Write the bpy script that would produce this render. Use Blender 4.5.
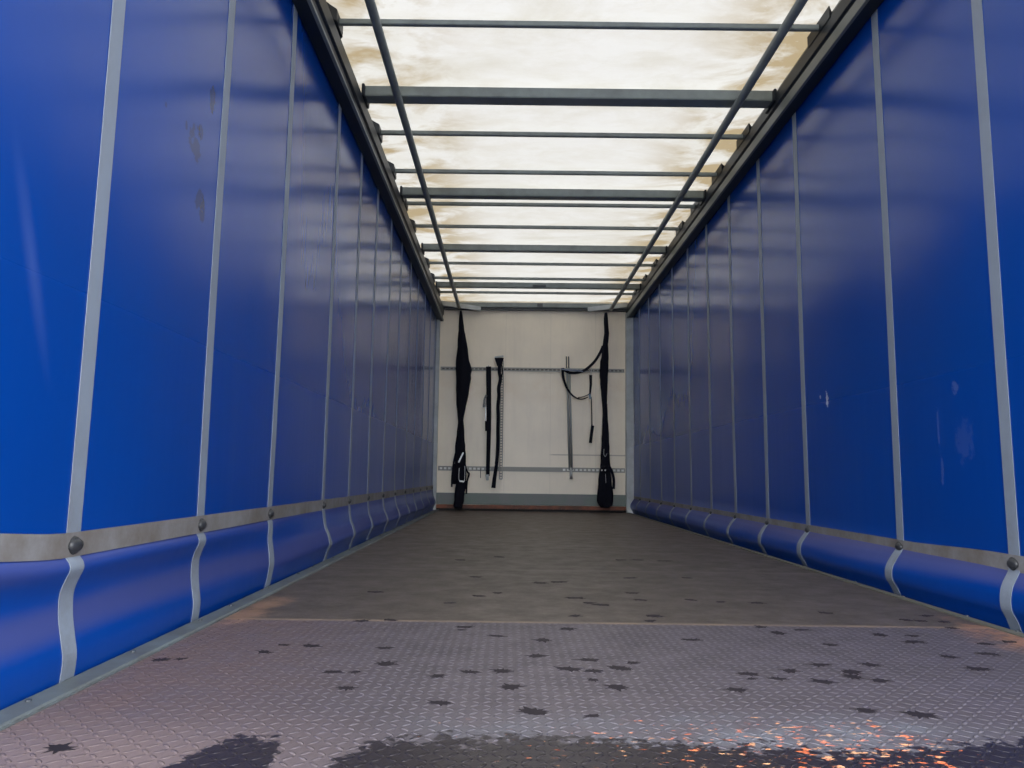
import bpy, bmesh, math, random
from mathutils import Vector, Matrix, noise
random.seed(7)
for o in list(bpy.data.objects): bpy.data.objects.remove(o)
S = bpy.context.scene
C = S.collection
PI = math.pi

# ---------------------------------------------------------------- camera
FPX, PITCH, YAW, ROLL, H = 742.6, .1225, .0037, .0131, .437
cy, sy, cp, sp = math.cos(YAW), math.sin(YAW), math.cos(PITCH), math.sin(PITCH)
F = Vector((sy*cp, cy*cp, sp)); R0 = Vector((cy, -sy, 0)); U0 = R0.cross(F)
cr, sr = math.cos(ROLL), math.sin(ROLL)
RX = R0*cr + U0*sr; UX = -R0*sr + U0*cr
cam = bpy.data.objects.new('camera', bpy.data.cameras.new('camera')); C.objects.link(cam)
cam.data.sensor_width = 36; cam.data.lens = FPX/1024*36
cam.data.clip_start = .02; cam.data.clip_end = 200
cam.matrix_world = Matrix(((RX.x, UX.x, -F.x, 0), (RX.y, UX.y, -F.y, 0), (RX.z, UX.z, -F.z, H), (0, 0, 0, 1)))
S.camera = cam

# ---------------------------------------------------------------- light
SKY = 7.0
w = bpy.data.worlds.new('overcast_sky'); S.world = w; w.use_nodes = True
nt = w.node_tree; bg = nt.nodes['Background']
tc = nt.nodes.new('ShaderNodeTexCoord'); sx = nt.nodes.new('ShaderNodeSeparateXYZ'); mr = nt.nodes.new('ShaderNodeMapRange')
mr.inputs['From Min'].default_value = -.1; mr.inputs['From Max'].default_value = .9
rp = nt.nodes.new('ShaderNodeValToRGB')
rp.color_ramp.elements[0].color = (.86, .92, 1.0, 1); rp.color_ramp.elements[1].color = (1.0, .99, .97, 1)
nt.links.new(tc.outputs['Generated'], sx.inputs[0]); nt.links.new(sx.outputs['Z'], mr.inputs['Value'])
nt.links.new(mr.outputs[0], rp.inputs[0]); nt.links.new(rp.outputs[0], bg.inputs['Color'])
bg.inputs['Strength'].default_value = SKY
S.view_settings.view_transform = 'Standard'; S.view_settings.look = 'None'
S.view_settings.gamma = 1; S.view_settings.use_curve_mapping = False
S.view_settings.exposure = 0.0

# ---------------------------------------------------------------- helpers
def mat(name, col=(.5,.5,.5), rough=.5, metal=0.0, spec=.5):
    m = bpy.data.materials.new(name); m.use_nodes = True
    b = m.node_tree.nodes['Principled BSDF']
    b.inputs['Base Color'].default_value = (*col, 1); b.inputs['Roughness'].default_value = rough
    b.inputs['Metallic'].default_value = metal; b.inputs['Specular IOR Level'].default_value = spec
    return m
class N:
    """tiny node-graph helper"""
    def __init__(s, m):
        s.m = m; s.t = m.node_tree; s.b = s.t.nodes.get('Principled BSDF'); s.co = s.t.nodes.new('ShaderNodeTexCoord').outputs['Object']
    def put(s, v, sock):
        if isinstance(v, bpy.types.NodeSocket): s.t.links.new(v, sock)
        elif isinstance(v, (tuple, list)) and len(v) == 3 and sock.type == 'RGBA': sock.default_value = (*v, 1)
        else: sock.default_value = v
    def math(s, op, a, b=0.0, c=0.0, clamp=False):
        n = s.t.nodes.new('ShaderNodeMath'); n.operation = op; n.use_clamp = clamp
        for i, v in enumerate((a, b, c)): s.put(v, n.inputs[i])
        return n.outputs[0]
    def xyz(s, v=None):
        n = s.t.nodes.new('ShaderNodeSeparateXYZ'); s.put(v or s.co, n.inputs[0]); return n.outputs
    def mapping(s, scale=(1,1,1), loc=(0,0,0)):
        n = s.t.nodes.new('ShaderNodeMapping'); s.put(s.co, n.inputs[0]); n.inputs['Scale'].default_value = scale; n.inputs['Location'].default_value = loc
        return n.outputs[0]
    def noise(s, scale, detail=4, rough=.55, vec=None, dist=0.0):
        n = s.t.nodes.new('ShaderNodeTexNoise'); s.put(vec or s.co, n.inputs['Vector'])
        n.inputs['Scale'].default_value = scale; n.inputs['Detail'].default_value = detail
        n.inputs['Roughness'].default_value = rough; n.inputs['Distortion'].default_value = dist
        return n.outputs['Fac']
    def rng(s, v, a, b, c=0.0, d=1.0, smooth=False):
        n = s.t.nodes.new('ShaderNodeMapRange'); s.put(v, n.inputs['Value'])
        if smooth: n.interpolation_type = 'SMOOTHSTEP'
        for k, x in zip(('From Min','From Max','To Min','To Max'), (a,b,c,d)): s.put(x, n.inputs[k])
        return n.outputs[0]
    def mix(s, f, a, b):
        n = s.t.nodes.new('ShaderNodeMix'); n.data_type = 'RGBA'
        s.put(f, n.inputs[0]); s.put(a, n.inputs[6]); s.put(b, n.inputs[7]); return n.outputs[2]
    def ramp(s, v, stops, interp='LINEAR'):
        n = s.t.nodes.new('ShaderNodeValToRGB'); s.put(v, n.inputs[0]); r = n.color_ramp; r.interpolation = interp
        while len(r.elements) < len(stops): r.elements.new(.5)
        for e, (p, c) in zip(r.elements, stops):
            e.position = p; e.color = (*c, 1) if isinstance(c, tuple) else (c, c, c, 1)
        return n.outputs[0]
    def bump(s, h, dist, strength=1.0, prev=None):
        n = s.t.nodes.new('ShaderNodeBump'); s.put(h, n.inputs['Height']); n.inputs['Distance'].default_value = dist
        n.inputs['Strength'].default_value = strength
        if prev is not None: s.put(prev, n.inputs['Normal'])
        return n.outputs[0]
    def set(s, k, v): s.put(v, s.b.inputs[k])
    def spot(s, axes, c, r, nz, amt=.6, soft=.75):
        """soft-edged irregular patch: 1 inside an ellipse of centre c, radii r"""
        d = None
        for a, cc, rr in zip(axes, c, r):
            q = s.math('POWER', s.math('DIVIDE', s.math('SUBTRACT', a, cc), rr), 2)
            d = q if d is None else s.math('ADD', d, q)
        return s.rng(s.math('ADD', s.math('SQRT', d), s.math('MULTIPLY', s.math('SUBTRACT', nz, .5), amt*4)), soft, 1.05, 1, 0, True)

def box(bm, x0, x1, y0, y1, z0, z1):
    v = [bm.verts.new((x, y, z)) for x in (x0, x1) for y in (y0, y1) for z in (z0, z1)]
    for f in ((0,1,3,2),(4,6,7,5),(0,4,5,1),(2,3,7,6),(0,2,6,4),(1,5,7,3)): bm.faces.new([v[i] for i in f])
    return v
def skewbar(bm, xa, xb, za, zb, y0, y1, h):
    """bar across the trailer whose ends sit at different heights"""
    v = []
    for x, z in ((xa, za), (xb, zb)):
        for y in (y0, y1):
            for dz in (0, h): v.append(bm.verts.new((x, y, z+dz)))
    for f in ((0,1,3,2),(4,6,7,5),(0,4,5,1),(2,3,7,6),(0,2,6,4),(1,5,7,3)): bm.faces.new([v[i] for i in f])
def loft(bm, rings, closed=True, caps=True):
    rs = [[bm.verts.new(p) for p in r] for r in rings]
    n = len(rs[0])
    for a, b in zip(rs, rs[1:]):
        for i in range(n if closed else n-1):
            j = (i+1) % n
            bm.faces.new((a[i], a[j], b[j], b[i]))
    if caps and closed:
        bm.faces.new(rs[0][::-1]); bm.faces.new(rs[-1])
    return rs
def tube(bm, pts, r, seg=8, flat=1.0):
    rings = []
    pts = [Vector(p) for p in pts]
    for i, p in enumerate(pts):
        t = (pts[min(i+1, len(pts)-1)] - pts[max(i-1, 0)]).normalized()
        a = t.cross(Vector((0, 1, 0)))
        if a.length < .1: a = t.cross(Vector((1, 0, 0)))
        a.normalize(); b = t.cross(a).normalized()
        rings.append([p + a*math.cos(k/seg*2*PI)*r + b*math.sin(k/seg*2*PI)*r*flat for k in range(seg)])
    loft(bm, rings)
def profile_bar(bm, prof, y0, y1):
    """closed (x,z) outline swept along y"""
    loft(bm, [[(x, y0, z) for x, z in prof], [(x, y1, z) for x, z in prof]])
def bake(name, bm, m, parent=None, smooth=False, bevel=0.0, solid=0.0):
    bmesh.ops.recalc_face_normals(bm, faces=bm.faces)
    if bevel: bmesh.ops.bevel(bm, geom=[e for e in bm.edges if e.is_manifold and e.calc_face_angle(0) > .6], offset=bevel, segments=2, affect='EDGES', clamp_overlap=True)
    me = bpy.data.meshes.new(name); bm.to_mesh(me); bm.free()
    if smooth:
        for p in me.polygons: p.use_smooth = True
    me.materials.append(m)
    o = bpy.data.objects.new(name, me); C.objects.link(o)
    if parent: o.parent = parent
    if solid:
        md = o.modifiers.new('thickness', 'SOLIDIFY'); md.thickness = solid; md.offset = 0
    return o
def local(o, loc):
    """move the origin of a mesh to loc, keeping the shape in place"""
    o.data.transform(Matrix.Translation(-Vector(loc))); o.location = loc
    return o
def structure(o, label=None):
    o['kind'] = 'structure'
    if label: o['label'] = label
    return o
def tag(o, label, cat, group=None):
    o['label'] = label; o['category'] = cat
    if group: o['group'] = group
    return o
def thing(name, loc, label, cat, group=None):
    o = bpy.data.objects.new(name, None); C.objects.link(o); o.location = loc
    return tag(o, label, cat, group)
def part(name, bm, m, root, **k):
    """mesh built in world coordinates, made a child of an Empty"""
    o = bake(name, bm, m, None, **k)
    o.data.transform(Matrix.Translation(-root.location)); o.parent = root
    return o
def ico(bm, c, r, sc=(1,1,1), sub=2):
    g = bmesh.ops.create_icosphere(bm, subdivisions=sub, radius=r)
    for v in g['verts']: v.co = Vector((v.co.x*sc[0]+c[0], v.co.y*sc[1]+c[1], v.co.z*sc[2]+c[2]))
def sstep(t): t = max(0, min(1, t)); return t*t*(3-2*t)

# ---------------------------------------------------------------- dimensions (metres)
XL, XR = -.925, 1.555          # curtain planes
Y0, Y1 = .35, 9.30             # open rear end, front wall
KL, KR = -.845, 1.462          # floor plate edges
def ztop(x, l, r): return l + (r-l)*(x-XL)/(XR-XL)

# ---------------------------------------------------------------- materials
def m_curtain(side):
    m = mat('blue_pvc_'+side, (.006,.07,.42), .26, 0, .47 if side == 'left' else .38); g = N(m)
    g.b.inputs['Specular Tint'].default_value = (.93, 1.0, .86, 1)
    x, y, z = g.xyz()
    n1 = g.noise(.7, 3, .5); n2 = g.noise(14, 6, .65); n3 = g.noise(60, 4, .6)
    col = g.mix(g.rng(n1, .35, .7), (.0007,.041,.255), (.0012,.047,.28))
    # road dust on the lower flap
    sm = g.noise(1.0, 2, .5, g.mapping((1, .9, 6)))
    zz = g.math('ADD', z, g.math('MULTIPLY', g.math('SUBTRACT', sm, .5), .08))
    zc = .13 if side == 'left' else .15
    low = g.math('ADD', g.rng(g.math('ABSOLUTE', g.math('SUBTRACT', zz, zc)), .01, .06, .26, 0, True), g.rng(zz, .215 if side == 'left' else .14, .25 if side == 'left' else .18, 0, .22, True))
    dust = g.math('MULTIPLY', low, g.rng(z, *((.262, .272) if side == 'left' else (.172, .182)), 1, 0))
    col = g.mix(dust, col, (.17,.12,.10))
    if side == 'left':
        marks = [((2.067,1.38),(.040,.05)), ((2.162,1.576),(.020,.04)), ((1.996,1.407),(.010,.016)), ((2.10,1.43),(.014,.03)), ((1.868,1.40),(.010,.012)), ((2.125,1.236),(.03,.03)), ((2.144,1.206),(.02,.04))]
        for c, r in marks:
            col = g.mix(g.math('MULTIPLY', g.spot((y, z), c, r, n2, .9), .8), col, (.0005,.018,.11))
        streak = g.spot((g.math('ADD', y, g.math('MULTIPLY', z, .35)), z), (1.69, .83), (.030,.26), n1, .2, -.3)
        col = g.mix(g.math('MULTIPLY', streak, .06), col, (.5,.55,.7))
    else:
        for c, r, a in [((3.60,.827),(.016,.035),.6), ((3.675,.845),(.009,.009),.4), ((2.559,.759),(.018,.02),.07), ((2.676,.62),(.006,.07),.05), ((2.526,.577),(.05,.07),.025), ((2.666,.469),(.008,.05),.05)]:
            col = g.mix(g.math('MULTIPLY', g.spot((y, z), c, r, g.noise(45, 4, .7), .9), a), col, (.62,.66,.74))
    g.set('Base Color', col)
    g.set('Roughness', g.math('ADD', g.rng(z, .5, 1.5, .30, .19, True), g.math('MULTIPLY', dust, .8)))
    # the sheet is duller low down, where road grime sits
    g.set('Specular IOR Level', g.rng(z, .5, 1.6, *((.30, .55) if side == 'left' else (.25, .45)), True))
    g.b.inputs['IOR'].default_value = 1.38
    hn = g.noise(1.0, 3, .5, g.mapping((1, 5.0, .35)))
    g.set('Normal', g.bump(hn, .008, .25))
    return m
M_CL, M_CR = m_curtain('left'), m_curtain('right')
def m_webbing():
    m = mat('grey_webbing', (.36,.38,.41), .6); g = N(m)
    n = g.noise(9, 6, .7); x, y, z = g.xyz()
    d = g.math('MULTIPLY', g.rng(n, .4, .68), g.rng(z, .1, .55, .55, .14))
    g.set('Base Color', g.mix(d, (.20,.24,.30), (.115,.11,.105)))
    g.set('Normal', g.bump(g.noise(300, 2, .5), .0004, .5))
    return m
M_WEB = m_webbing()
M_BAND = mat('dusty_grey_band', (.36,.35,.34), .62); g = N(M_BAND)
g.set('Base Color', g.mix(g.rng(g.noise(7, 6, .7), .36, .68), (.21,.21,.215), (.13,.112,.095)))
M_SNAP = mat('black_snap', (.03,.032,.036), .38)
M_STEEL = mat('painted_steel', (.15,.175,.18), .45, .0); g = N(M_STEEL)
g.set('Base Color', g.mix(g.rng(g.noise(6, 6, .65), .38, .7), (.19,.225,.225), (.13,.15,.155)))
g.set('Normal', g.bump(g.noise(40, 4, .6), .0006, .3))
M_DARK = mat('dark_steel', (.035,.045,.055), .4); g = N(M_DARK)
g.set('Base Color', g.mix(g.noise(8, 5, .6), (.030,.040,.052), (.055,.065,.072)))
M_RAILR = mat('grey_green_rail', (.15,.165,.155), .45)
M_RAILD = mat('near_black_rail', (.012,.018,.028), .45, 0, .3)
M_ALU = mat('worn_aluminium', (.50,.52,.54), .42, .55); g = N(M_ALU)
g.set('Base Color', g.mix(g.rng(g.noise(10, 5, .65), .35, .7), (.56,.58,.60), (.36,.37,.37)))
M_POST = mat('pale_grey_paint', (.42,.45,.48), .45); g = N(M_POST)
g.set('Base Color', g.mix(g.rng(g.noise(5, 6, .65), .35, .72), (.43,.47,.50), (.28,.30,.31)))
M_KERB = mat('galvanised_kerb', (.26,.28,.28), .5); g = N(M_KERB)
g.set('Base Color', g.mix(g.rng(g.noise(9, 7, .7), .36, .68), (.115,.145,.155), (.08,.088,.09)))
g.set('Normal', g.bump(g.noise(50, 4, .6), .0006, .4))
M_KERB2 = mat('dusty_kerb', (.11,.11,.09), .7)
M_BLACK = mat('black_webbing', (.006,.007,.012), .8, 0, .15); g = N(M_BLACK)
g.set('Base Color', g.mix(g.noise(30, 4, .6), (.002,.003,.007), (.006,.007,.015)))
M_CHROME = mat('bright_zinc', (.75,.76,.78), .3, .7)
M_GAP = mat('dark_gap', (.012,.012,.013), .8)
M_RUST = mat('rusty_strip', (.20,.08,.05), .7); g = N(M_RUST)
g.set('Base Color', g.mix(g.rng(g.noise(6, 5, .7), .4, .65), (.13,.065,.05), (.30,.10,.055)))
M_KICK = mat('grey_green_plate', (.16,.18,.17), .5); g = N(M_KICK)
g.set('Base Color', g.mix(g.rng(g.noise(3, 5, .6), .4, .65), (.165,.175,.18), (.13,.18,.155)))
M_WET = mat('wet_spot', (.022,.018,.022), .6, 0, .15)
M_GROUND = mat('yard_ground', (.22,.21,.20), .9); g = N(M_GROUND)
g.set('Base Color', g.mix(g.noise(3, 8, .7), (.16,.155,.15), (.28,.27,.26)))

# front wall: off-white laminate panels with scuffs
M_PANEL = mat('cream_laminate', (.6,.56,.48), .35); g = N(M_PANEL); x, y, z = g.xyz()
col = g.mix(g.rng(g.noise(1.6, 5, .6), .35, .7), (.85,.76,.62), (.76,.68,.56))
col = g.mix(g.math('MULTIPLY', g.rng(g.noise(1.0, 6, .7, g.mapping((6, 1, .8))), .5, .75), .22), col, (.50,.44,.38))
col = g.mix(g.math('MULTIPLY', g.rng(g.math('ABSOLUTE', g.math('SUBTRACT', z, 1.50)), .05, .22, 1, 0, True), g.rng(g.noise(5, 5, .6), .4, .6, 0, .45)), col, (.75,.63,.48))
for xs in (-.60, -.05, .52, 1.09):
    col = g.mix(g.rng(g.math('ABSOLUTE', g.math('SUBTRACT', x, xs)), .003, .007, .12, 0), col, (.30,.29,.26))
seam = g.math('MULTIPLY', g.rng(g.math('ABSOLUTE', g.math('SUBTRACT', z, .70)), .004, .010, .55, 0), g.rng(x, .50, .56))
col = g.mix(seam, col, (.22,.18,.16))
g.set('Base Color', col)

# translucent roof tarpaulin with water and rust stains
M_TARP = bpy.data.materials.new('translucent_roof_tarp'); M_TARP.use_nodes = True
g = N(M_TARP); x, y, z = g.xyz()
ns = g.noise(1.0, 7, .62, g.mapping((1.1, 2.0, 1)), .6); nf = g.noise(1.0, 6, .7, g.mapping((3.5, 7, 1), (3, 1, 0)), .3)
np_ = g.noise(34, 3, .6)
edge = g.math('MAXIMUM', g.rng(x, -.80, -.05, 1, 0, True), g.rng(x, .80, 1.42, 0, 1, True))
col = g.mix(g.rng(nf, .44, .68, 0, .45), (.99,.975,.93), (.84,.79,.68))
col = g.mix(g.rng(ns, .50, .68, 0, .5), col, (.76,.71,.58))
col = g.mix(g.math('MULTIPLY', edge, g.rng(g.noise(1.0, 5, .6, g.mapping((2.2, 3.4, 1), (1, 4, 0)), .5), .42, .58, 0, .95)), col, (.55,.42,.23))
col = g.mix(g.rng(np_, .66, .74, 0, .35), col, (1, 1, .98))
t = g.t; out = t.nodes['Material Output']; t.nodes.remove(g.b)
tr = t.nodes.new('ShaderNodeBsdfTranslucent'); df = t.nodes.new('ShaderNodeBsdfDiffuse'); mx = t.nodes.new('ShaderNodeMixShader')
mx.inputs[0].default_value = .13
t.links.new(col, tr.inputs[0]); t.links.new(g.mix(.45, col, (.05,.05,.05)), df.inputs[0]); t.links.new(tr.outputs[0], mx.inputs[2]); t.links.new(df.outputs[0], mx.inputs[1])
col = g.mix(g.rng(g.noise(70, 4, .75), .35, .65, .16, 0), col, (.5,.47,.40))
t.links.new(col, tr.inputs[0])
bn = g.bump(g.noise(1.0, 4, .5, g.mapping((1, 3, 1))), .03, .5)
t.links.new(bn, tr.inputs['Normal']); t.links.new(mx.outputs[0], out.inputs['Surface'])

# floor: tread plate near the rear sill, brown panels beyond, wet edge, orange glints painted in
M_FLOOR = mat('floor', (.2,.19,.2), .5); g = N(M_FLOOR); x, y, z = g.xyz()
p = 1/.023
fx = g.math('MULTIPLY', x, p); fy = g.math('MULTIPLY', y, p)
ix = g.math('FLOOR', fx); iy = g.math('FLOOR', fy)
u = g.math('SUBTRACT', g.math('SUBTRACT', fx, ix), .5); v = g.math('SUBTRACT', g.math('SUBTRACT', fy, iy), .5)
par = g.math('MODULO', g.math('ABSOLUTE', g.math('ADD', ix, iy)), 2)
sgn = g.math('SUBTRACT', g.math('MULTIPLY', par, 2), 1)
sv = g.math('MULTIPLY', v, sgn)
a = g.math('MULTIPLY', g.math('ADD', u, sv), .707/.52); b = g.math('MULTIPLY', g.math('SUBTRACT', u, sv), .707/.17)
loz = g.rng(g.math('ADD', g.math('MULTIPLY', a, a), g.math('MULTIPLY', b, b)), .3, 1.0, 1, 0, True)
plate = g.rng(y, 2.297, 2.303, 1, 0)
n1 = g.noise(1.3, 6, .6); n2 = g.noise(7, 7, .7); n3 = g.noise(40, 5, .7); n4 = g.noise(150, 3, .6)
pc = g.mix(g.rng(n2, .36, .68), (.092,.079,.090), (.063,.053,.060))
pc = g.mix(g.math('MULTIPLY', loz, g.rng(n3, .35, .65, .35, .9)), pc, (.21,.19,.215))
# reddish dust towards the left kerb and orange rust by the right kerb
pc = g.mix(g.math('MULTIPLY', g.rng(g.math('ADD', x, g.math('MULTIPLY', n1, .3)), -.65, -.05, .65, 0, True), g.rng(n2, .3, .6, .4, 1)), pc, (.16,.105,.097))
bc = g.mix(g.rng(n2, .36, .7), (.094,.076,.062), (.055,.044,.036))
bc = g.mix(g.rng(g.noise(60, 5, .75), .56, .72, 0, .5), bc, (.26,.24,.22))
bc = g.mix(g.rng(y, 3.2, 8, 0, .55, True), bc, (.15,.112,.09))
# fine pale scratches
scr = g.noise(1.0, 2, .5, g.mapping((4, 60, 1)))
bc = g.mix(g.math('MULTIPLY', g.rng(scr, .70, .74, 0, .5), g.rng(n1, .5, .6)), bc, (.35,.33,.30))
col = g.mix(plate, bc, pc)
for ys, wd in ((2.300, .013), (3.54, .016), (4.78, .016), (6.02, .016), (7.26, .016)):
    col = g.mix(g.math('MULTIPLY', g.rng(g.math('ABSOLUTE', g.math('SUBTRACT', y, ys)), wd*.6, wd*1.4, 1, 0), g.rng(n2, .35, .6, .25, .8)), col, (.30,.22,.15) if ys < 2.5 else (.17,.15,.13))
rust = g.math('MULTIPLY', g.spot((x, y), (1.42, 2.10), (.13, .40), n2, .8, .1), g.rng(n3, .35, .6, .3, .8))
col = g.mix(rust, col, (.42,.20,.10))
rust2 = g.math('MULTIPLY', g.spot((x, y), (-.80, 2.45), (.08, .35), n2, .8, .1), .5)
col = g.mix(rust2, col, (.36,.20,.11))
pale = g.math('MULTIPLY', g.rng(y, 1.18, 1.5, 1, 0, True), g.rng(g.math('ADD', x, n1), -.3, .45, .75, 0, True))
col = g.mix(pale, col, (.21,.16,.155))
# wet sill: edge position by x, broken up with noise
xe = g.rng(x, -1, 2)
def px(v): return (v+1)/3
lim = g.ramp(xe, [(0, 0.0), (px(-.54), 0.0), (px(-.50), .17), (px(-.45), .285), (px(-.37), .275), (px(-.31), .0), (px(-.27), .16), (px(-.22), .272), (px(.10), .30), (px(.25), .27), (px(.60), .25), (px(.85), .30), (px(1.2), .34)])
lim_v = g.math('ADD', lim, 1.018)
wet = g.rng(g.math('SUBTRACT', g.math('ADD', lim_v, g.math('ADD', g.math('MULTIPLY', g.math('SUBTRACT', n3, .5), .26), g.math('MULTIPLY', g.math('SUBTRACT', n2, .5), .16))), y), -.006, .010, 0, 1, True)
col = g.mix(g.math('MULTIPLY', wet, .93), col, (.014,.011,.014))
glint_n = g.noise(1.0, 3, .6, g.mapping((40, 75, 1)))
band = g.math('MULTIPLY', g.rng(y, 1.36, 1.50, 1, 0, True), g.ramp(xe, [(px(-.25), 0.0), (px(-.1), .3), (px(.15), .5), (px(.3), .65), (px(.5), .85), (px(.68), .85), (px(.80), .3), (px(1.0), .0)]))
glint = g.math('MULTIPLY', g.rng(g.math('ADD', glint_n, g.math('MULTIPLY', g.math('SUBTRACT', band, 1), .22)), .54, .60, 0, 1), g.rng(band, .02, .2))
col = g.mix(glint, col, g.mix(g.rng(g.noise(22, 2, .5), .45, .6), (.85,.20,.07), (.95,.50,.25)))  # orange light glinting off the tread, painted into the base colour
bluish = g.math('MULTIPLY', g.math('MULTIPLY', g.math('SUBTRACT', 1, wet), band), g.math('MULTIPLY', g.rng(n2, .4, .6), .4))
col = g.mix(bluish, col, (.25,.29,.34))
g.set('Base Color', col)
ro = g.math('ADD', g.rng(n2, .3, .7, .40, .58), g.math('MULTIPLY', wet, -.14))
g.set('Roughness', ro)
hb = g.math('ADD', g.math('MULTIPLY', loz, g.math('MULTIPLY', plate, 1.0)), g.math('MULTIPLY', n4, .25))
g.set('Normal', g.bump(hb, .0032, .9, g.bump(n1, .01, .3)))

# ---------------------------------------------------------------- ground outside
bm = bmesh.new(); box(bm, -30, 30, -30, 40, -1.35, -1.25)
structure(bake('ground', bm, M_GROUND))

# ---------------------------------------------------------------- floor
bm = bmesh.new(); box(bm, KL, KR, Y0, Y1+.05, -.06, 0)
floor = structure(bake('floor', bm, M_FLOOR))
spots = [(-.703,1.239),(-.804,1.798),(-.763,1.81),(-.592,1.888),(-.566,1.965),(-.495,1.958),(-.382,1.712),(-.326,1.589),(-.333,1.714),(-.43,2.289),(-.347,2.309),(-.305,1.946),(-.277,1.787),(-.149,1.689),(-.125,1.496),(-.081,1.725),(-.008,1.737),(.012,1.611),(-.125,2.177),(-.119,2.219),(-.022,2.103),(.1,2.06),(.179,2.209),(.077,1.881),(.054,1.448),(.162,1.429),(.198,1.848),(.145,1.762),(.198,1.747),(.232,1.62),(.192,1.672),(.262,1.776),(.302,1.824),(.274,1.768),(.441,2.344),(.547,1.737),(.542,1.696),(.482,1.609),(.653,1.768),(.602,1.698),(.746,1.827),(.691,1.678),(.794,1.766),(.777,1.723),(.822,1.692),(.689,1.478),(.781,1.458),(.863,2.043),(.778,2.189),(.862,2.236),(1.052,2.518),(1.065,2.179),(1.151,2.171),(1.114,2.092),(1.26,2.412),(1.371,2.487),(1.368,2.387),(1.335,2.293),(1.3,2.399),(1.11,1.923),(1.11,1.807),(1.3,2.078),(1.232,1.961),(1.387,2.107),(.888,2.7),(.76,2.711),(.868,1.833),(.754,2.272),(-.19,2.621),(-.489,2.839),(-.132,3.283),(-.096,2.777),(-.035,2.852),(.252,2.759),(.291,2.656),(.328,2.619),(.137,3.127),(.209,3.162),(.599,4.014),(.691,4.024),(.477,2.892),(.662,2.747),(.833,3.994),(.796,3.337),(-.037,4.085),(-.242,3.92),(.538,3.313),(.473,2.428),(.217,2.411),(.505,2.083),(.479,2.733)]
small = {2, 4, 8, 18, 25, 30, 32, 36}
bm = bmesh.new(); rs = random.Random(3)
for i, (sx_, sy_) in enumerate(spots):
    r = rs.uniform(.0135, .021) * (.55 if i in small else 1)
    if sy_ > 3: r *= 1.1
    if sy_ < 1.46 : r *= 1.25
    n = 22; pts = []
    ph = rs.uniform(0, 6)
    for k in range(n):
        t = k/n*2*PI
        q = r*(.62 + .75*(k % 2)*rs.uniform(.0, 1.1) + .12*math.sin(2*t+ph))
        pts.append((sx_ + q*1.35*math.cos(t), sy_ + q*1.05*math.sin(t)))
    top = [bm.verts.new((a_, b_, .0007+i*.000008)) for a_, b_ in pts]; bot = [bm.verts.new((sx_+(a_-sx_)*1.06, sy_+(b_-sy_)*1.06, .0001)) for a_, b_ in pts]
    bm.faces.new(top)
    for k in range(n): bm.faces.new((bot[k], bot[(k+1) % n], top[(k+1) % n], top[k]))
ws = bake('wet_spots', bm, M_WET, floor); ws['kind'] = 'stuff'

# kerbs along the floor plate
def kerb(name, xi, xo, zt, m):
    s = 1 if xo > xi else -1
    prof = [(xi, -.05), (xi, .004), (xi+s*.006, zt), (xo-s*.004, zt), (xo, zt-.004), (xo, -.10), (xi, -.10)]
    bm = bmesh.new(); profile_bar(bm, prof, Y0, Y1)
    o = structure(bake(name, bm, m, bevel=.0012))
    bm = bmesh.new()
    for k in range(22):
        yy = 1.45 + k*.34 + (k % 3)*.05
        g_ = bmesh.ops.create_cone(bm, cap_ends=True, segments=10, radius1=.006, radius2=.005, depth=.003)
        for v_ in g_['verts']: v_.co += Vector(((xi+xo)/2 + s*.012, yy, zt+.0015))
    bake('screw_heads', bm, M_DARK, o)
    return o
kerb('baseboard_left', KL, -.907, .008, M_KERB)
kerb('baseboard_right', KR, 1.498, .004, M_KERB2)

for nm, a_, b_ in (('leak_block_left', XL-.05, -.909), ('leak_block_right', 1.502, XR+.05)):  # dark boxes added to block light leaking in between kerb and curtain
    bm = bmesh.new(); box(bm, a_, b_, Y0, Y1+.05, -.22, -.014)
    structure(bake(nm, bm, M_RAILD, bevel=.003))

# ---------------------------------------------------------------- curtains
PL_near = [(.278,0),(.255,.001),(.242,.009),(.226,.011),(.199,-.001),(.172,-.008),(.129,-.007),(.087,-.001),(.040,.006),(-.03,.000)]
PL_far  = [(.278,0),(.262,.003),(.245,.006),(.218,.010),(.168,.021),(.140,.034),(.107,.044),(.085,.045),(.050,.030),(-.03,.010)]
PR_near = [(.178,0),(.170,.001),(.152,.009),(.135,.020),(.119,.029),(.100,.036),(.080,.041),(.050,.041),(.018,.026),(-.03,.010)]
PR_far  = [(.178,0),(.165,.010),(.150,.022),(.137,.032),(.115,.046),(.100,.052),(.080,.055),(.055,.053),(.025,.036),(-.03,.010)]
def surf(side, y, s):
    """s in 0..9: flap profile below the snaps; s>9 up the curtain. returns inward offset and height"""
    A, B = (PL_near, PL_far) if side < 0 else (PR_near, PR_far)
    t = sstep((y-2.1)/1.6) if side < 0 else sstep((y-2.2)/1.2)
    i = min(int(s), 8); f = s-i
    def lp(P):
        p0, p1, p2, p3 = P[max(i-1, 0)], P[i], P[i+1], P[min(i+2, 9)]
        return tuple(.5*((2*b_)+(-a_+c_)*f+(2*a_-5*b_+4*c_-d_)*f*f+(-a_+3*b_-3*c_+d_)*f**3) for a_, b_, c_, d_ in zip(p0, p1, p2, p3))
    a_, b_ = lp(A), lp(B)
    z, d = a_[0]+(b_[0]-a_[0])*t, a_[1]+(b_[1]-a_[1])*t
    k = s/9
    d += k*.010*math.sin(y*1.9+side)*math.sin(y*.8) + .006*k*noise.noise(Vector((y*2.2, s*.3, side*5)))
    z += .004*k*math.sin(y*1.3)
    return d, z
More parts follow.
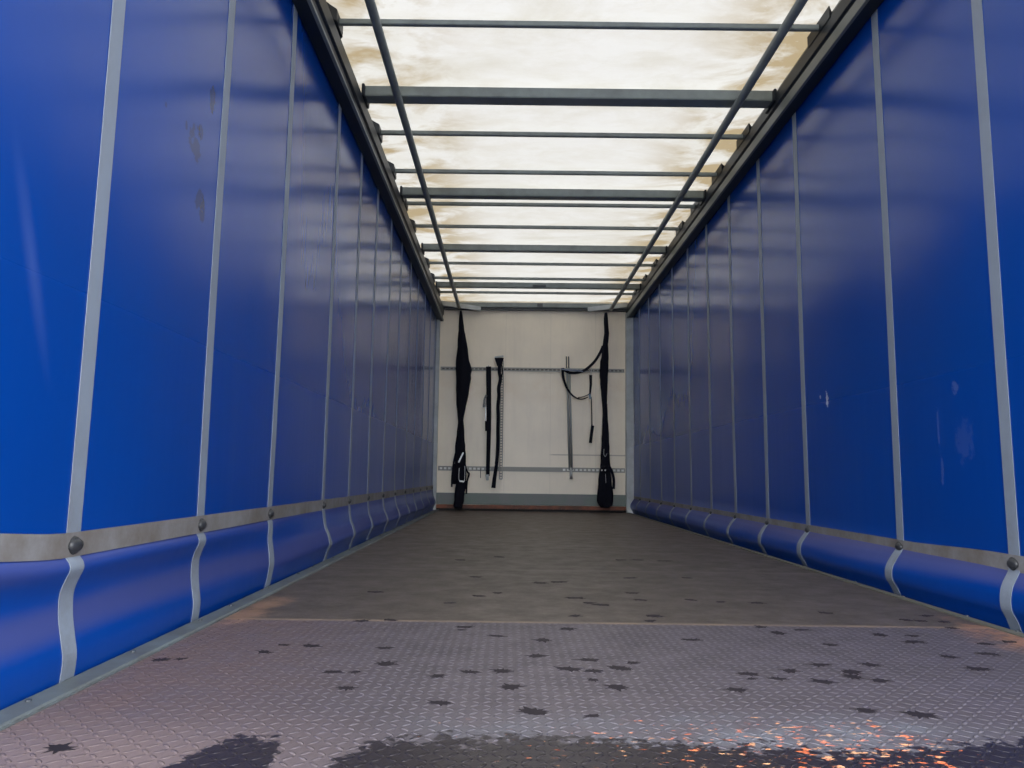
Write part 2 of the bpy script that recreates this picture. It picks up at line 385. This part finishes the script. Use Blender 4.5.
def billow(side, y, z):
    """gentle in-and-out of the hanging sheet, nil at the snaps and the rail"""
    zt = 2.5; zb = .278 if side < 0 else .178
    k = math.sin(PI*max(0, min(1, (z-zb)/(zt-zb))))
    return k*(.006*noise.noise(Vector((y*1.7, z*.5, side*3.0))) + .004*math.sin(y*5.2+side))
def sidept(side, y, z=None, s=None, lift=0.0):
    X = XL if side < 0 else XR
    up = .022*sstep((1.6-y)/.35) if side < 0 else .011*sstep((2.9-y)/.5)
    if s is not None: d, zz = surf(side, y, s); zz += up*max(0, min(1, zz/.2))
    else: d, zz = billow(side, y, z), z; zz += up*max(0, min(1, (1.2-z)/.9))
    return Vector((X - side*(d+lift), y, zz))
def column(side, y, lift, zmax):
    zb = .278 if side < 0 else .178
    pts = [sidept(side, y, s=9-k*.25, lift=lift) for k in range(0, 36)]
    z = zb
    while z < zmax-.02:
        pts.append(sidept(side, y, z=z, lift=lift)); z += .09
    pts.append(sidept(side, y, z=zmax, lift=lift))
    return pts
def curtain(side, name, m, straps):
    bm = bmesh.new(); rings = []
    y = Y0; ys = []
    while y < Y1-.02: ys.append(y); y += .045
    ys.append(Y1-.015)
    loft(bm, [column(side, yy, 0, 2.52) for yy in ys], closed=False)
    o = structure(bake(name, bm, m, smooth=True, solid=.003))
    for ysx in straps:                                      # vertical webbing over the sheet and the flap
        bm = bmesh.new(); hw = .025
        A = column(side, ysx-hw, .0022, 2.50); B = column(side, ysx+hw, .0022, 2.50)
        a0 = column(side, ysx-hw, .0042, 2.50); b0 = column(side, ysx+hw, .0042, 2.50)
        loft(bm, list(zip(A, a0, b0, B)), closed=True)
        bake('webbing_strap', bm, M_WEB, o)
    # horizontal band on the snap line
    zb = .278 if side < 0 else .178
    bm = bmesh.new(); rr = []
    for yy in ys:
        p0 = sidept(side, yy, z=zb-.024, lift=.0045); p1 = sidept(side, yy, z=zb+.027, lift=.0045)
        q0 = sidept(side, yy, z=zb-.024, lift=.0070); q1 = sidept(side, yy, z=zb+.027, lift=.0070)
        # keep the lower edge outside the flap's first fold
        d0, _ = surf(side, yy, 1.0)
        rr.append((p0, q0, q1, p1))
    loft(bm, rr)
    bake('snap_band', bm, M_BAND, o)
    for ysx in straps:
        X = XL if side < 0 else XR
        bm = bmesh.new()
        g_ = bmesh.ops.create_uvsphere(bm, u_segments=16, v_segments=8, radius=1)
        for v_ in g_['verts']:
            v_.co = Vector((v_.co.x*.011, v_.co.y*.024, v_.co.z*.015)) + Vector((X - side*.010, ysx, sidept(side, ysx, z=zb).z))
        g_ = bmesh.ops.create_cone(bm, cap_ends=True, segments=16, radius1=.020, radius2=.018, depth=.004, matrix=Matrix.Translation((X-side*.009, ysx, sidept(side, ysx, z=zb).z)) @ Matrix.Rotation(PI/2, 4, 'Y'))
        bake('snap_button', bm, M_SNAP, o, smooth=True)
    return o
SL = [1.610, 2.268, 2.919, 3.757, 4.358, 4.942, 5.527, 6.106, 6.70, 7.29, 7.88, 8.47, 9.06]
SR = [2.310, 2.976, 3.882, 4.482, 5.106, 5.716, 6.334, 6.96, 7.563, 8.16, 8.76]
wall_left = curtain(-1, 'wall_left', M_CL, SL)
wall_right = curtain(1, 'wall_right', M_CR, SR)

# ---------------------------------------------------------------- top rails, posts, front wall
ZBL, ZBR = 2.375, 2.435
def rail(name, X, side, zb, top, m_in):
    # side = +1 means the trailer inside is towards +x
    s = side; w_ = .078
    prof = [(X+s*.006, zb), (X+s*w_, zb), (X+s*w_, zb+.012), (X+s*(w_-.010), zb+.014), (X+s*(w_-.010), zb+.075), (X+s*(w_+.002), zb+.085), (X+s*(w_+.002), top), (X+s*(w_-.038), top+.095 if s > 0 else top+.068), (X-s*.03, top+.095 if s > 0 else top+.068), (X-s*.03, zb+.06), (X+s*.006, zb+.06)]
    bm = bmesh.new(); profile_bar(bm, prof, Y0, Y1)
    o = structure(bake(name, bm, M_RAILD, bevel=.0015))
    return o
tl = rail('trim_1', XL, 1, ZBL, 2.54, None)
trr = rail('trim_2', XR, -1, ZBR, 2.585, None)
for o_, X, s, zb in ((tl, XL, 1, ZBL), (trr, XR, -1, ZBR)):
    bm = bmesh.new(); box(bm, *sorted((X+s*.068, X+s*.084)), Y0, Y1-.05, zb-.004, zb+.012 if s > 0 else zb+.052)
    bake('rail_lip', bm, M_RAILR if s < 0 else M_STEEL, o_, bevel=.001)
# corner posts of the front wall
def post(name, x0, x1, lean):
    bm = bmesh.new()
    prof = [(x0, Y1-.10), (x1, Y1-.10), (x1, Y1-.03), (x1-.012, Y1-.02), (x1-.012, Y1+.02), (x0, Y1+.02)]
    loft(bm, [[(a_+lean*k, b_, z_) for a_, b_ in prof] for k, z_ in ((0, -.02), (1, 2.50))])
    o = structure(bake(name, bm, M_POST, bevel=.002))
    bm = bmesh.new(); box(bm, x0+.01, x1-.01, Y1-.112, Y1-.10, .0, .07)
    bake('post_foot', bm, M_ALU, o, bevel=.003)
    return o
post('trim_3', -.962, -.880, -.006); post('trim_4', 1.458, 1.545, .012)
bm = bmesh.new(); box(bm, XL-.035, XR+.035, Y1, Y1+.05, -.05, 2.66)
structure(bake('wall_front', bm, M_PANEL))
bm = bmesh.new(); box(bm, -.885, 1.462, Y1-.035, Y1, .075, .215)
bb = structure(bake('baseboard_front', bm, M_KICK, bevel=.003))
bm = bmesh.new(); box(bm, -.885, 1.462, Y1-.045, Y1, .028, .072); bake('rusty_strip', bm, M_RUST, bb, bevel=.002)
bm = bmesh.new(); box(bm, -.885, 1.462, Y1-.040, Y1, .001, .026); bake('gap_shade', bm, M_GAP, bb)  # near-black strip stands in for the shaded gap under the plates

# ---------------------------------------------------------------- roof
bm = bmesh.new(); rings = []
for i in range(0, 190):
    y = Y0 + (Y1+.02-Y0)*i/189
    rings.append([])
    for j in range(28):
        x = XL-.02 + (XR-XL+.04)*j/27
        sag = .006*noise.noise(Vector((x*1.5, y*3.5, 2))) + .004*noise.noise(Vector((x*5, y*9, 7)))
        rings[-1].append((x, y, ztop(x, 2.640, 2.655)+sag))
loft(bm, rings, closed=False)
structure(bake('ceiling', bm, M_TARP, smooth=True))

def thick_beam(y, label, wd=.095):
    t = thing('roof_beam', (.315, y, 2.55), label, 'roof beam', 'thick roof beams')
    xa, xb = XL+.078, XR-.078; za, zb = 2.549, 2.556
    bm = bmesh.new(); skewbar(bm, xa, xb, za, zb, y, y+wd, .060); part('beam', bm, M_STEEL, t, bevel=.004)
    for x0, x1, z_ in ((XL+.076, XL+.092, 2.535), (XR-.092, XR-.076, 2.54)):
        bm = bmesh.new(); box(bm, x0, x1, y-.03, y+.13, z_, z_+.072); part('end_bracket', bm, M_RAILD, t, bevel=.003)
    return t
thick_beam(3.955, 'thick grey steel roof beam, the one nearest the open end')
thick_beam(5.44, 'thick grey steel roof beam, second from the open end', wd=.085)
thick_beam(6.83, 'thick grey steel roof beam, third from the open end', wd=.07)
tb4 = thick_beam(8.22, 'thick grey steel roof beam, the last before the white front wall', wd=.06)
bm = bmesh.new(); box(bm, .25, .40, 8.208, 8.22, 2.560, 2.585); part('centre_clip', bm, M_DARK, tb4, bevel=.002)
def thin_bar(y, label):
    t = thing('roof_bow', (.315, y, 2.59), label, 'roof bar', 'thin roof bars')
    xa, xb = XL+.078, XR-.078
    bm = bmesh.new(); skewbar(bm, xa, xb, 2.585, 2.592, y-.013, y+.013, .026); part('bar', bm, M_STEEL, t, bevel=.003)
    for x0, x1, z_ in ((XL+.040, XL+.084, 2.560), (XR-.084, XR-.040, 2.575)):
        bm = bmesh.new()
        loft(bm, [[(x0, y+a_, z_), (x1, y+a_*.5, z_), (x1, y+a_*.5, z_+.065), (x0, y+a_, z_+.065)] for a_ in (-.13, .13)])
        part('end_plate', bm, M_RAILD, t, bevel=.003)
    return t
thin_bar(3.35, 'thin roof bar nearest the open end, topmost in the picture')
thin_bar(4.515, 'thin roof bar just beyond the nearest thick beam')
thin_bar(5.115, 'thin roof bar just before the second thick beam')
thin_bar(5.755, 'thin roof bar close behind the second thick beam')
thin_bar(6.30, 'thin roof bar midway between the second and third thick beams')
thin_bar(7.44, 'thin roof bar next beyond the third thick beam')
thin_bar(8.02, 'thin roof bar close in front of the last thick beam')
thin_bar(8.66, 'thin roof bar beyond the last thick beam, beside the front header')

# header over the front wall
hd = thing('header_beam', (.315, 9.2, 2.53), 'grey steel header across the top of the white front wall', 'header beam')
bm = bmesh.new(); skewbar(bm, -.885, 1.49, 2.545, 2.555, 9.20, 9.295, .058); part('beam', bm, M_STEEL, hd, bevel=.004)
bm = bmesh.new(); skewbar(bm, -.885, 1.49, 2.520, 2.530, 9.235, 9.295, .026); part('lower_flange', bm, M_DARK, hd)
bm = bmesh.new(); box(bm, .34, .41, 9.190, 9.20, 2.555, 2.60); part('centre_latch', bm, M_DARK, hd, bevel=.002)
for s, xa in ((1, -.872), (-1, 1.478)):
    bm = bmesh.new(); z_ = 2.50 if s > 0 else 2.51
    v = [(xa, z_+.055), (xa+s*.50, z_-.012), (xa+s*.50, z_+.045), (xa+s*.02, z_+.11), (xa, z_+.11)]
    loft(bm, [[(a_, yy, b_) for a_, b_ in v] for yy in (9.165, 9.19)])
    part('gusset_plate', bm, M_POST, hd, bevel=.002)

# lengthwise rods under the beams
def rod(x, label):
    t = thing('roof_rod', (x, 6, 2.52), label, 'rod', 'lengthwise roof rods')
    bm = bmesh.new(); tube(bm, [(x, Y0+.05, 2.523), (x, 3, 2.523), (x, 6, 2.523), (x, 8.9, 2.523), (x, 9.13, 2.520)], .0225, 12)
    part('rod', bm, M_STEEL, t, smooth=True)
    bm = bmesh.new(); ico(bm, (x, 9.135, 2.52), .025); part('end_knob', bm, M_DARK, t, smooth=True)
rod(-.643, 'long slim steel rod under the roof on the left, ending above the left strap bundle')
rod(1.262, 'long slim steel rod under the roof on the right, ending above the right strap bundle')

# ---------------------------------------------------------------- lashing rails on the front wall
def lash(z, segs, label, thick, hole_col):
    t = thing('lashing_rail', (.3, Y1, z), label, 'lashing rail')
    yb = Y1-.001; yf = Y1-.016
    bm = bmesh.new()
    for x0, x1, holes in segs:
        if not holes: box(bm, x0, x1, yf, yb, z-thick/2, z+thick/2); continue
        box(bm, x0, x1, yf, yb, z+thick*.22, z+thick/2); box(bm, x0, x1, yf, yb, z-thick/2, z-thick*.22)
        x = x0
        while x < x1-.001:
            box(bm, x, min(x+.020, x1), yf, yb, z-thick*.22, z+thick*.22); x += .052
    part('channel', bm, M_RAILM, t)
    for x0, x1, holes in segs:
        if holes:
            bm = bmesh.new(); box(bm, x0, x1, yb-.003, yb, z-thick*.22, z+thick*.22); part('slot_backing', bm, hole_col, t)
    return t
M_RAILM = mat('grey_rail', (.30,.30,.28), .5)
M_SLOT = mat('slot_grey', (.10,.10,.095), .6)
M_SLOT2 = mat('slot_pale', (.75,.75,.72), .5)
lash(1.767, [(-.870, 1.452, True)], 'upper slotted lashing rail across the white front wall', .046, M_SLOT)
lash(.515, [(-.870, -.22, True), (-.22, .66, False), (.66, 1.452, True)], 'lower slotted lashing rail across the white front wall', .056, M_SLOT2)

# ---------------------------------------------------------------- straps hanging in front of the wall
def bk(px_, py_, Y=9.19):
    """photo pixel -> point on the plane y = Y just in front of the front wall"""
    d = RX*((px_-512)/FPX) - UX*((py_-384)/FPX) + F
    d = d*(Y/d.y); return Vector((d.x, Y, d.z+H))
def cloth(bm, secs, Y=9.17, dep=.028, folds=5, seed=0):
    """bunched fabric: (py, xl, xr) silhouettes -> a closed, pleated body"""
    rr = random.Random(seed); rings = []; n = 28
    ph = rr.uniform(0, 6)
    full = []
    for (y0, a0, b0), (y1, a1, b1) in zip(secs, secs[1:]):
        k = max(1, int((y1-y0)/4))
        for i in range(k): f = i/k; full.append((y0+(y1-y0)*f, a0+(a1-a0)*f, b0+(b1-b0)*f))
    full.append(secs[-1])
    for q, (py_, xl, xr) in enumerate(full):
        A, B = bk(xl, py_, Y), bk(xr, py_, Y); c = (A+B)/2; hw = (B-A).length/2
        hd_ = min(dep, hw*.75+.006)
        ring = []
        for k in range(n):
            t = k/n*2*PI
            w_ = 1 + .22*math.sin(folds*t+ph+q*.25)*abs(math.sin(t))
            rag = 1 + .16*noise.noise(Vector((math.cos(t)*1.5, q*.9, seed*7)))
            ring.append((c.x+hw*rag*math.cos(t), Y+hd_*math.sin(t)*w_, c.z + .004*math.sin(3*t+q)))
        rings.append(ring)
    loft(bm, rings)
def ribbon(bm, pts, w0, Y=9.17, th=.004, w1=None, yoff=None):
    """flat webbing along pixel points; width in metres, seen face on"""
    P = [bk(a_, b_, Y) for a_, b_ in pts]
    if yoff: P = [p_+Vector((0, o_, 0)) for p_, o_ in zip(P, yoff)]
    rings = []
    for i, p_ in enumerate(P):
        t = (P[min(i+1, len(P)-1)]-P[max(i-1, 0)]).normalized()
        nrm = Vector((-t.z, 0, t.x)).normalized()
        w_ = w0 if w1 is None else w0+(w1-w0)*i/(len(P)-1)
        rings.append([p_+nrm*w_/2+Vector((0, th/2, 0)), p_-nrm*w_/2+Vector((0, th/2, 0)), p_-nrm*w_/2-Vector((0, th/2, 0)), p_+nrm*w_/2-Vector((0, th/2, 0))])
    loft(bm, rings)
def smoothpts(pts, k=6):
    out = []
    for i in range(len(pts)-1):
        p0, p1, p2, p3 = pts[max(i-1, 0)], pts[i], pts[i+1], pts[min(i+2, len(pts)-1)]
        for j in range(k):
            t = j/k
            out.append(tuple(.5*((2*b)+(-a+c)*t+(2*a-5*b+4*c-d)*t*t+(-a+3*b-3*c+d)*t**3) for a, b, c, d in zip(p0, p1, p2, p3)))
    out.append(pts[-1]); return out

# left bundle
t = thing('strap_bundle', (-.62, 9.15, 2.5), 'long bunched black strap bundle hanging from the left roof rod to the floor', 'straps', 'strap bundles')
bm = bmesh.new(); cloth(bm, [(311,459.8,462),(326,458.7,463.7),(338.7,458,466),(354.5,457,468.3),(366,456,471.5),(379,456,471),(390,456,469.3),(400,456.2,467.3),(415.6,457.6,464.3),(424,458.2,462.8)], seed=1)
part('upper_webbing', bm, M_BLACK, t, smooth=True)
bm = bmesh.new(); cloth(bm, [(421,458.2,463),(440.6,456,464.5),(452,455,465.4),(462.5,454.3,464),(470,453,461),(484,451.8,459)], Y=9.185, dep=.02, seed=2)
part('webbing_tail', bm, M_BLACK, t, smooth=True)
bm = bmesh.new(); cloth(bm, [(421,459.0,463.5),(440.6,457,465),(462.5,456,466),(480,456,466.5),(492,455,465),(505,453.6,462.8),(508.3,454.5,462.5)], Y=9.155, dep=.026, seed=3)
part('webbing_tail', bm, M_BLACK, t, smooth=True)
bm = bmesh.new(); ribbon(bm, smoothpts([(463,455),(465.4,466),(467.5,472),(469,474),(467,482),(466.3,494)]), .022, Y=9.14)
part('webbing_tail', bm, M_BLACK, t)
bm = bmesh.new(); ribbon(bm, [(463.3,452.5),(458.6,462.5)], .018, Y=9.115, th=.01); part('ratchet_handle', bm, M_ALU, t, bevel=.002)
bm = bmesh.new(); tube(bm, [bk(*p_, 9.115) for p_ in smoothpts([(459.3,468),(458.8,476),(459.5,480.5),(464,481.5),(464.8,476),(464.8,466)])], .0045); part('ratchet_hook', bm, M_ALU, t, smooth=True)
bm = bmesh.new(); ribbon(bm, [(459.5,481),(464.0,481.6)], .02, Y=9.11, th=.01); part('ratchet_plate', bm, M_ALU, t, bevel=.002)

for ps, ww in (([(460,330),(458.6,345),(456.6,362),(457,380),(457.6,398)], .018), ([(463,340),(466,352),(469.3,366),(468.6,380),(466.3,396)], .018), ([(456.5,450),(453.8,462),(452.2,476),(451.6,487)], .022)):
    bm = bmesh.new(); ribbon(bm, smoothpts(ps), ww, Y=9.135); part('webbing_edge', bm, M_BLACK, t)

# right bundle
t = thing('strap_bundle', (1.17, 9.15, 2.5), 'long bunched black strap bundle hanging from the right roof rod, wide clump at its foot', 'straps', 'strap bundles')
bm = bmesh.new(); cloth(bm, [(313,604.6,607.5),(318,603.8,608),(333,604,609),(344,603,608.3),(361.6,600.4,608.8),(376,599.6,608.2),(388,600.5,607.5),(400,601.8,607),(408,602.5,606.5)], seed=4, folds=4)
part('upper_webbing', bm, M_BLACK, t, smooth=True)
bm = bmesh.new(); cloth(bm, [(404,602.6,607.3),(415,602.8,607.6),(430,602.2,608.6),(447,601.3,609.4),(462,600.7,610),(475,600.4,610.5)], Y=9.165, dep=.02, seed=5)
part('webbing_tail', bm, M_BLACK, t, smooth=True)
bm = bmesh.new(); cloth(bm, [(466,601.2,609),(474,599.2,610.5),(484,598.2,611.5),(494,597.6,613.5),(501,597.2,613.8),(505,598.5,612),(507.5,601,609.5)], Y=9.15, dep=.045, seed=6, folds=6)
part('webbing_clump', bm, M_BLACK, t, smooth=True)
bm = bmesh.new(); ribbon(bm, smoothpts([(609,466),(612,472),(613.8,480),(613.6,489)]), .032, Y=9.135, th=.008); part('webbing_tail', bm, M_BLACK, t)
bm = bmesh.new(); tube(bm, [bk(*p_, 9.13) for p_ in smoothpts([(604,449),(603.8,454),(605.3,456.5),(607,453.5)])], .004); part('ratchet_hook', bm, M_ALU, t, smooth=True)
for px_ in (601.8, 605.2):
    bm = bmesh.new(); ico(bm, bk(px_, 470.2, 9.095), .012, (1, .5, 1), 1); part('rail_hole_dot', bm, M_CHROME, t, smooth=True)  # pale dots added for the lower rail's bright holes showing across the bundle
bm = bmesh.new(); tube(bm, [bk(*p_, 9.10) for p_ in [(605.4,474),(605.9,483)]], .004); part('ratchet_bar', bm, M_ALU, t, smooth=True)

# short strap end lying at the foot of the wall
bm = bmesh.new(); pts = [(1.00,9.19),(1.08,9.17),(1.2,9.185),(1.33,9.17),(1.40,9.19)]
P_ = smoothpts([(a_, b_) for a_, b_ in pts])
loft(bm, [[(a_, b_-.02, .002), (a_, b_+.02, .002), (a_, b_+.02, .012), (a_, b_-.02, .012)] for a_, b_ in P_])
tag(bake('webbing_end', bm, M_BLACK), 'flat black strap end lying on the floor beneath the right bundle', 'strap')

# strap looping from the right bundle to the rail and back
t = thing('looped_strap', (.65, 9.2, 1.77), 'black strap swooping from the right bundle over the upper rail into a loop', 'strap')
bm = bmesh.new(); ribbon(bm, smoothpts([(603,346),(600,353),(595,361),(589,367),(583,371),(576,372.8),(569,372.5),(563,369)]), .034, Y=9.20); part('webbing', bm, M_BLACK, t)
bm = bmesh.new(); ribbon(bm, smoothpts([(562.6,368),(563,375),(564.5,382),(567.5,389),(572,395),(577.5,398.5),(583,399),(588,397)]), .036, Y=9.19, w1=.012); part('webbing_loop', bm, M_BLACK, t)
bm = bmesh.new(); ribbon(bm, smoothpts([(561.5,369),(568,370),(576,370.5),(583,371.5)]), .016, Y=9.175, th=.01); part('slot_hook', bm, mat('dull_blue_steel', (.10,.12,.17), .4, .5), t)
bm = bmesh.new(); ribbon(bm, smoothpts([(578,397.5),(583,396.8),(588,394.8),(590,393)]), .012, Y=9.185); part('webbing_end', bm, M_BLACK, t)

# narrow hanging strap with a tab end, beside the loop
t = thing('hanging_strap', (.96, 9.19, 1.75), 'narrow black strap with a thick tab at its end, hanging left of the right bundle', 'strap')
bm = bmesh.new(); ribbon(bm, [(590.7,375),(590.9,384),(590.2,392),(590,397.5)], .036, Y=9.165, th=.008, w1=.018); part('upper_webbing', bm, M_BLACK, t)
bm = bmesh.new(); ribbon(bm, [(589.6,394),(590.4,399)], .026, Y=9.155, th=.018); part('buckle', bm, mat('blue_grey_buckle', (.12,.17,.22), .4, .4), t, bevel=.003)
bm = bmesh.new(); ribbon(bm, [(591.2,397),(591.8,412),(592,427)], .013, Y=9.165); part('thin_webbing', bm, M_BLACK, t)
bm = bmesh.new(); ribbon(bm, [(592.7,425.5),(591.5,434),(590.4,443)], .038, Y=9.16, th=.012); part('tab', bm, M_BLACK, t, bevel=.002)
bm = bmesh.new(); tube(bm, [bk(591.4, 367.5, 9.27), bk(591.2, 371, 9.22), bk(590.8, 376, 9.17)], .004); part('hook', bm, M_ALU, t)

# flat strap with a pale fitting, hanging from upper rail
t = thing('hanging_strap', (-.28, 9.19, 1.78), 'straight black strap with a pale metal end fitting, hanging just right of the left bundle', 'strap')
bm = bmesh.new(); ribbon(bm, [(488.6,366.5),(488.8,400),(488.9,430),(488.3,455),(487.8,476)], .064, Y=9.175, th=.008, w1=.044); part('webbing', bm, M_BLACK, t, bevel=.002)
bm = bmesh.new(); ribbon(bm, [(487.2,474.5),(487.4,480.5)], .045, Y=9.16, th=.012, w1=.03); part('end_fitting', bm, M_POST, t, bevel=.003)
bm = bmesh.new(); ribbon(bm, smoothpts([(486.5,395),(484.8,399),(484.2,404),(484,407.5)]), .024, Y=9.15, th=.02, w1=.034); part('buckle', bm, mat('black_buckle', (.01,.01,.012), .35), t, bevel=.003)
bm = bmesh.new(); ribbon(bm, [(485.6,407),(485.7,418),(486,422)], .012, Y=9.16); part('buckle_bar', bm, M_ALU, t)
bm = bmesh.new(); ribbon(bm, [(485.8,421),(486,431)], .020, Y=9.16, th=.008); part('webbing_end', bm, M_BLACK, t)
bm = bmesh.new(); tube(bm, [bk(488.6, 366, 9.27), bk(488.6, 366, 9.175)], .008); part('hook', bm, M_ALU, t)

# slotted pale bar with a dark strap beside it
t = thing('slotted_bar', (-.12, 9.2, 1.2), 'slim pale slotted metal bar hung on the front wall beside the wavy black strap', 'metal bar')
bm = bmesh.new(); A, B = bk(502.2, 361, 9.2), bk(500.8, 479, 9.2)
L_ = (B-A).length
n = 44
for i in range(n+1):
    p_ = A.lerp(B, i/n); box(bm, p_.x-.017, p_.x+.017, 9.19, 9.20, p_.z-.007, p_.z+.007)
for s in (-1, 1):
    loft(bm, [[(q.x+s*.017-.005, yy, q.z), (q.x+s*.017+.005, yy, q.z)][::1] + [(q.x+s*.017+.005, yy+.012, q.z), (q.x+s*.017-.005, yy+.012, q.z)] for q, yy in ((A, 9.188), (B, 9.188))])
part('ladder_strip', bm, M_RAILM, t)
bm = bmesh.new(); tube(bm, [A+Vector((0, .09, .0)), A+Vector((0, -.01, 0))], .008); part('peg', bm, M_ALU, t)
t = thing('wavy_strap', (-.17, 9.17, 1.85), 'wavy black strap with a flared pale-topped end, second strap right of the left bundle', 'strap')
bm = bmesh.new(); ribbon(bm, [(499.2,358.0),(499.3,366)], .118, Y=9.15, th=.03, w1=.055); part('flared_end', bm, M_BLACK, t, bevel=.004)
bm = bmesh.new(); ribbon(bm, [(499.0,356.0),(499.2,357.6)], .112, Y=9.148, th=.034); part('pale_cap', bm, M_POST, t, bevel=.004)
bm = bmesh.new(); ribbon(bm, smoothpts([(499.6,364),(499.3,372),(500.4,379),(498.7,388),(498.9,396),(498,406),(498.2,418),(497.9,430),(498,442),(497.4,455),(496.5,464)]), .042, Y=9.165, th=.012); part('webbing', bm, M_BLACK, t)
bm = bmesh.new(); ribbon(bm, smoothpts([(501.5,364),(502.5,372),(501,380),(500.4,386)]), .014, Y=9.16, th=.01); part('cord', bm, M_BLACK, t)
bm = bmesh.new(); ribbon(bm, [(497.3,460),(496.0,468),(494.5,478),(493.4,488)], .036, Y=9.15, th=.012, w1=.052); part('webbing_end', bm, M_BLACK, t, bevel=.002)

# thin cord hook under the lower rail
bm = bmesh.new(); tube(bm, [bk(480.8, 469, 9.285), bk(480.6, 470, 9.27), bk(480.5, 478, 9.27)], .004)
tag(bake('wire_hook', bm, M_DARK), 'tiny dark wire hook hanging from the lower rail beside the left strap bundle', 'hook')

# cargo pole leaning on the wall
t = thing('cargo_pole', (.78, 9.2, .45), 'slim grey cargo pole with two prongs, standing against the wall through both rails', 'pole')
bm = bmesh.new(); A, B = bk(568.2, 368, 9.235), bk(570.8, 470, 9.235)
for dx in (-.015, .015): tube(bm, [A+Vector((dx, 0, 0)), B+Vector((dx, 0, 0))], .013, 10)
part('tube', bm, mat('grey_pole', (.30,.32,.32), .4, .4), t, smooth=True)
for dx, px_ in ((-.016, 566.3), (.016, 568.6)):
    bm = bmesh.new(); tube(bm, [bk(px_, 356.5, 9.235), bk(px_+.3, 370, 9.235)], .007); part('prong', bm, M_DARK, t, smooth=True)
bm = bmesh.new(); tube(bm, [B+Vector((0, 0, .03)), bk(571.2, 479, 9.235)], .018, 10); part('foot', bm, M_ALU, t, smooth=True)
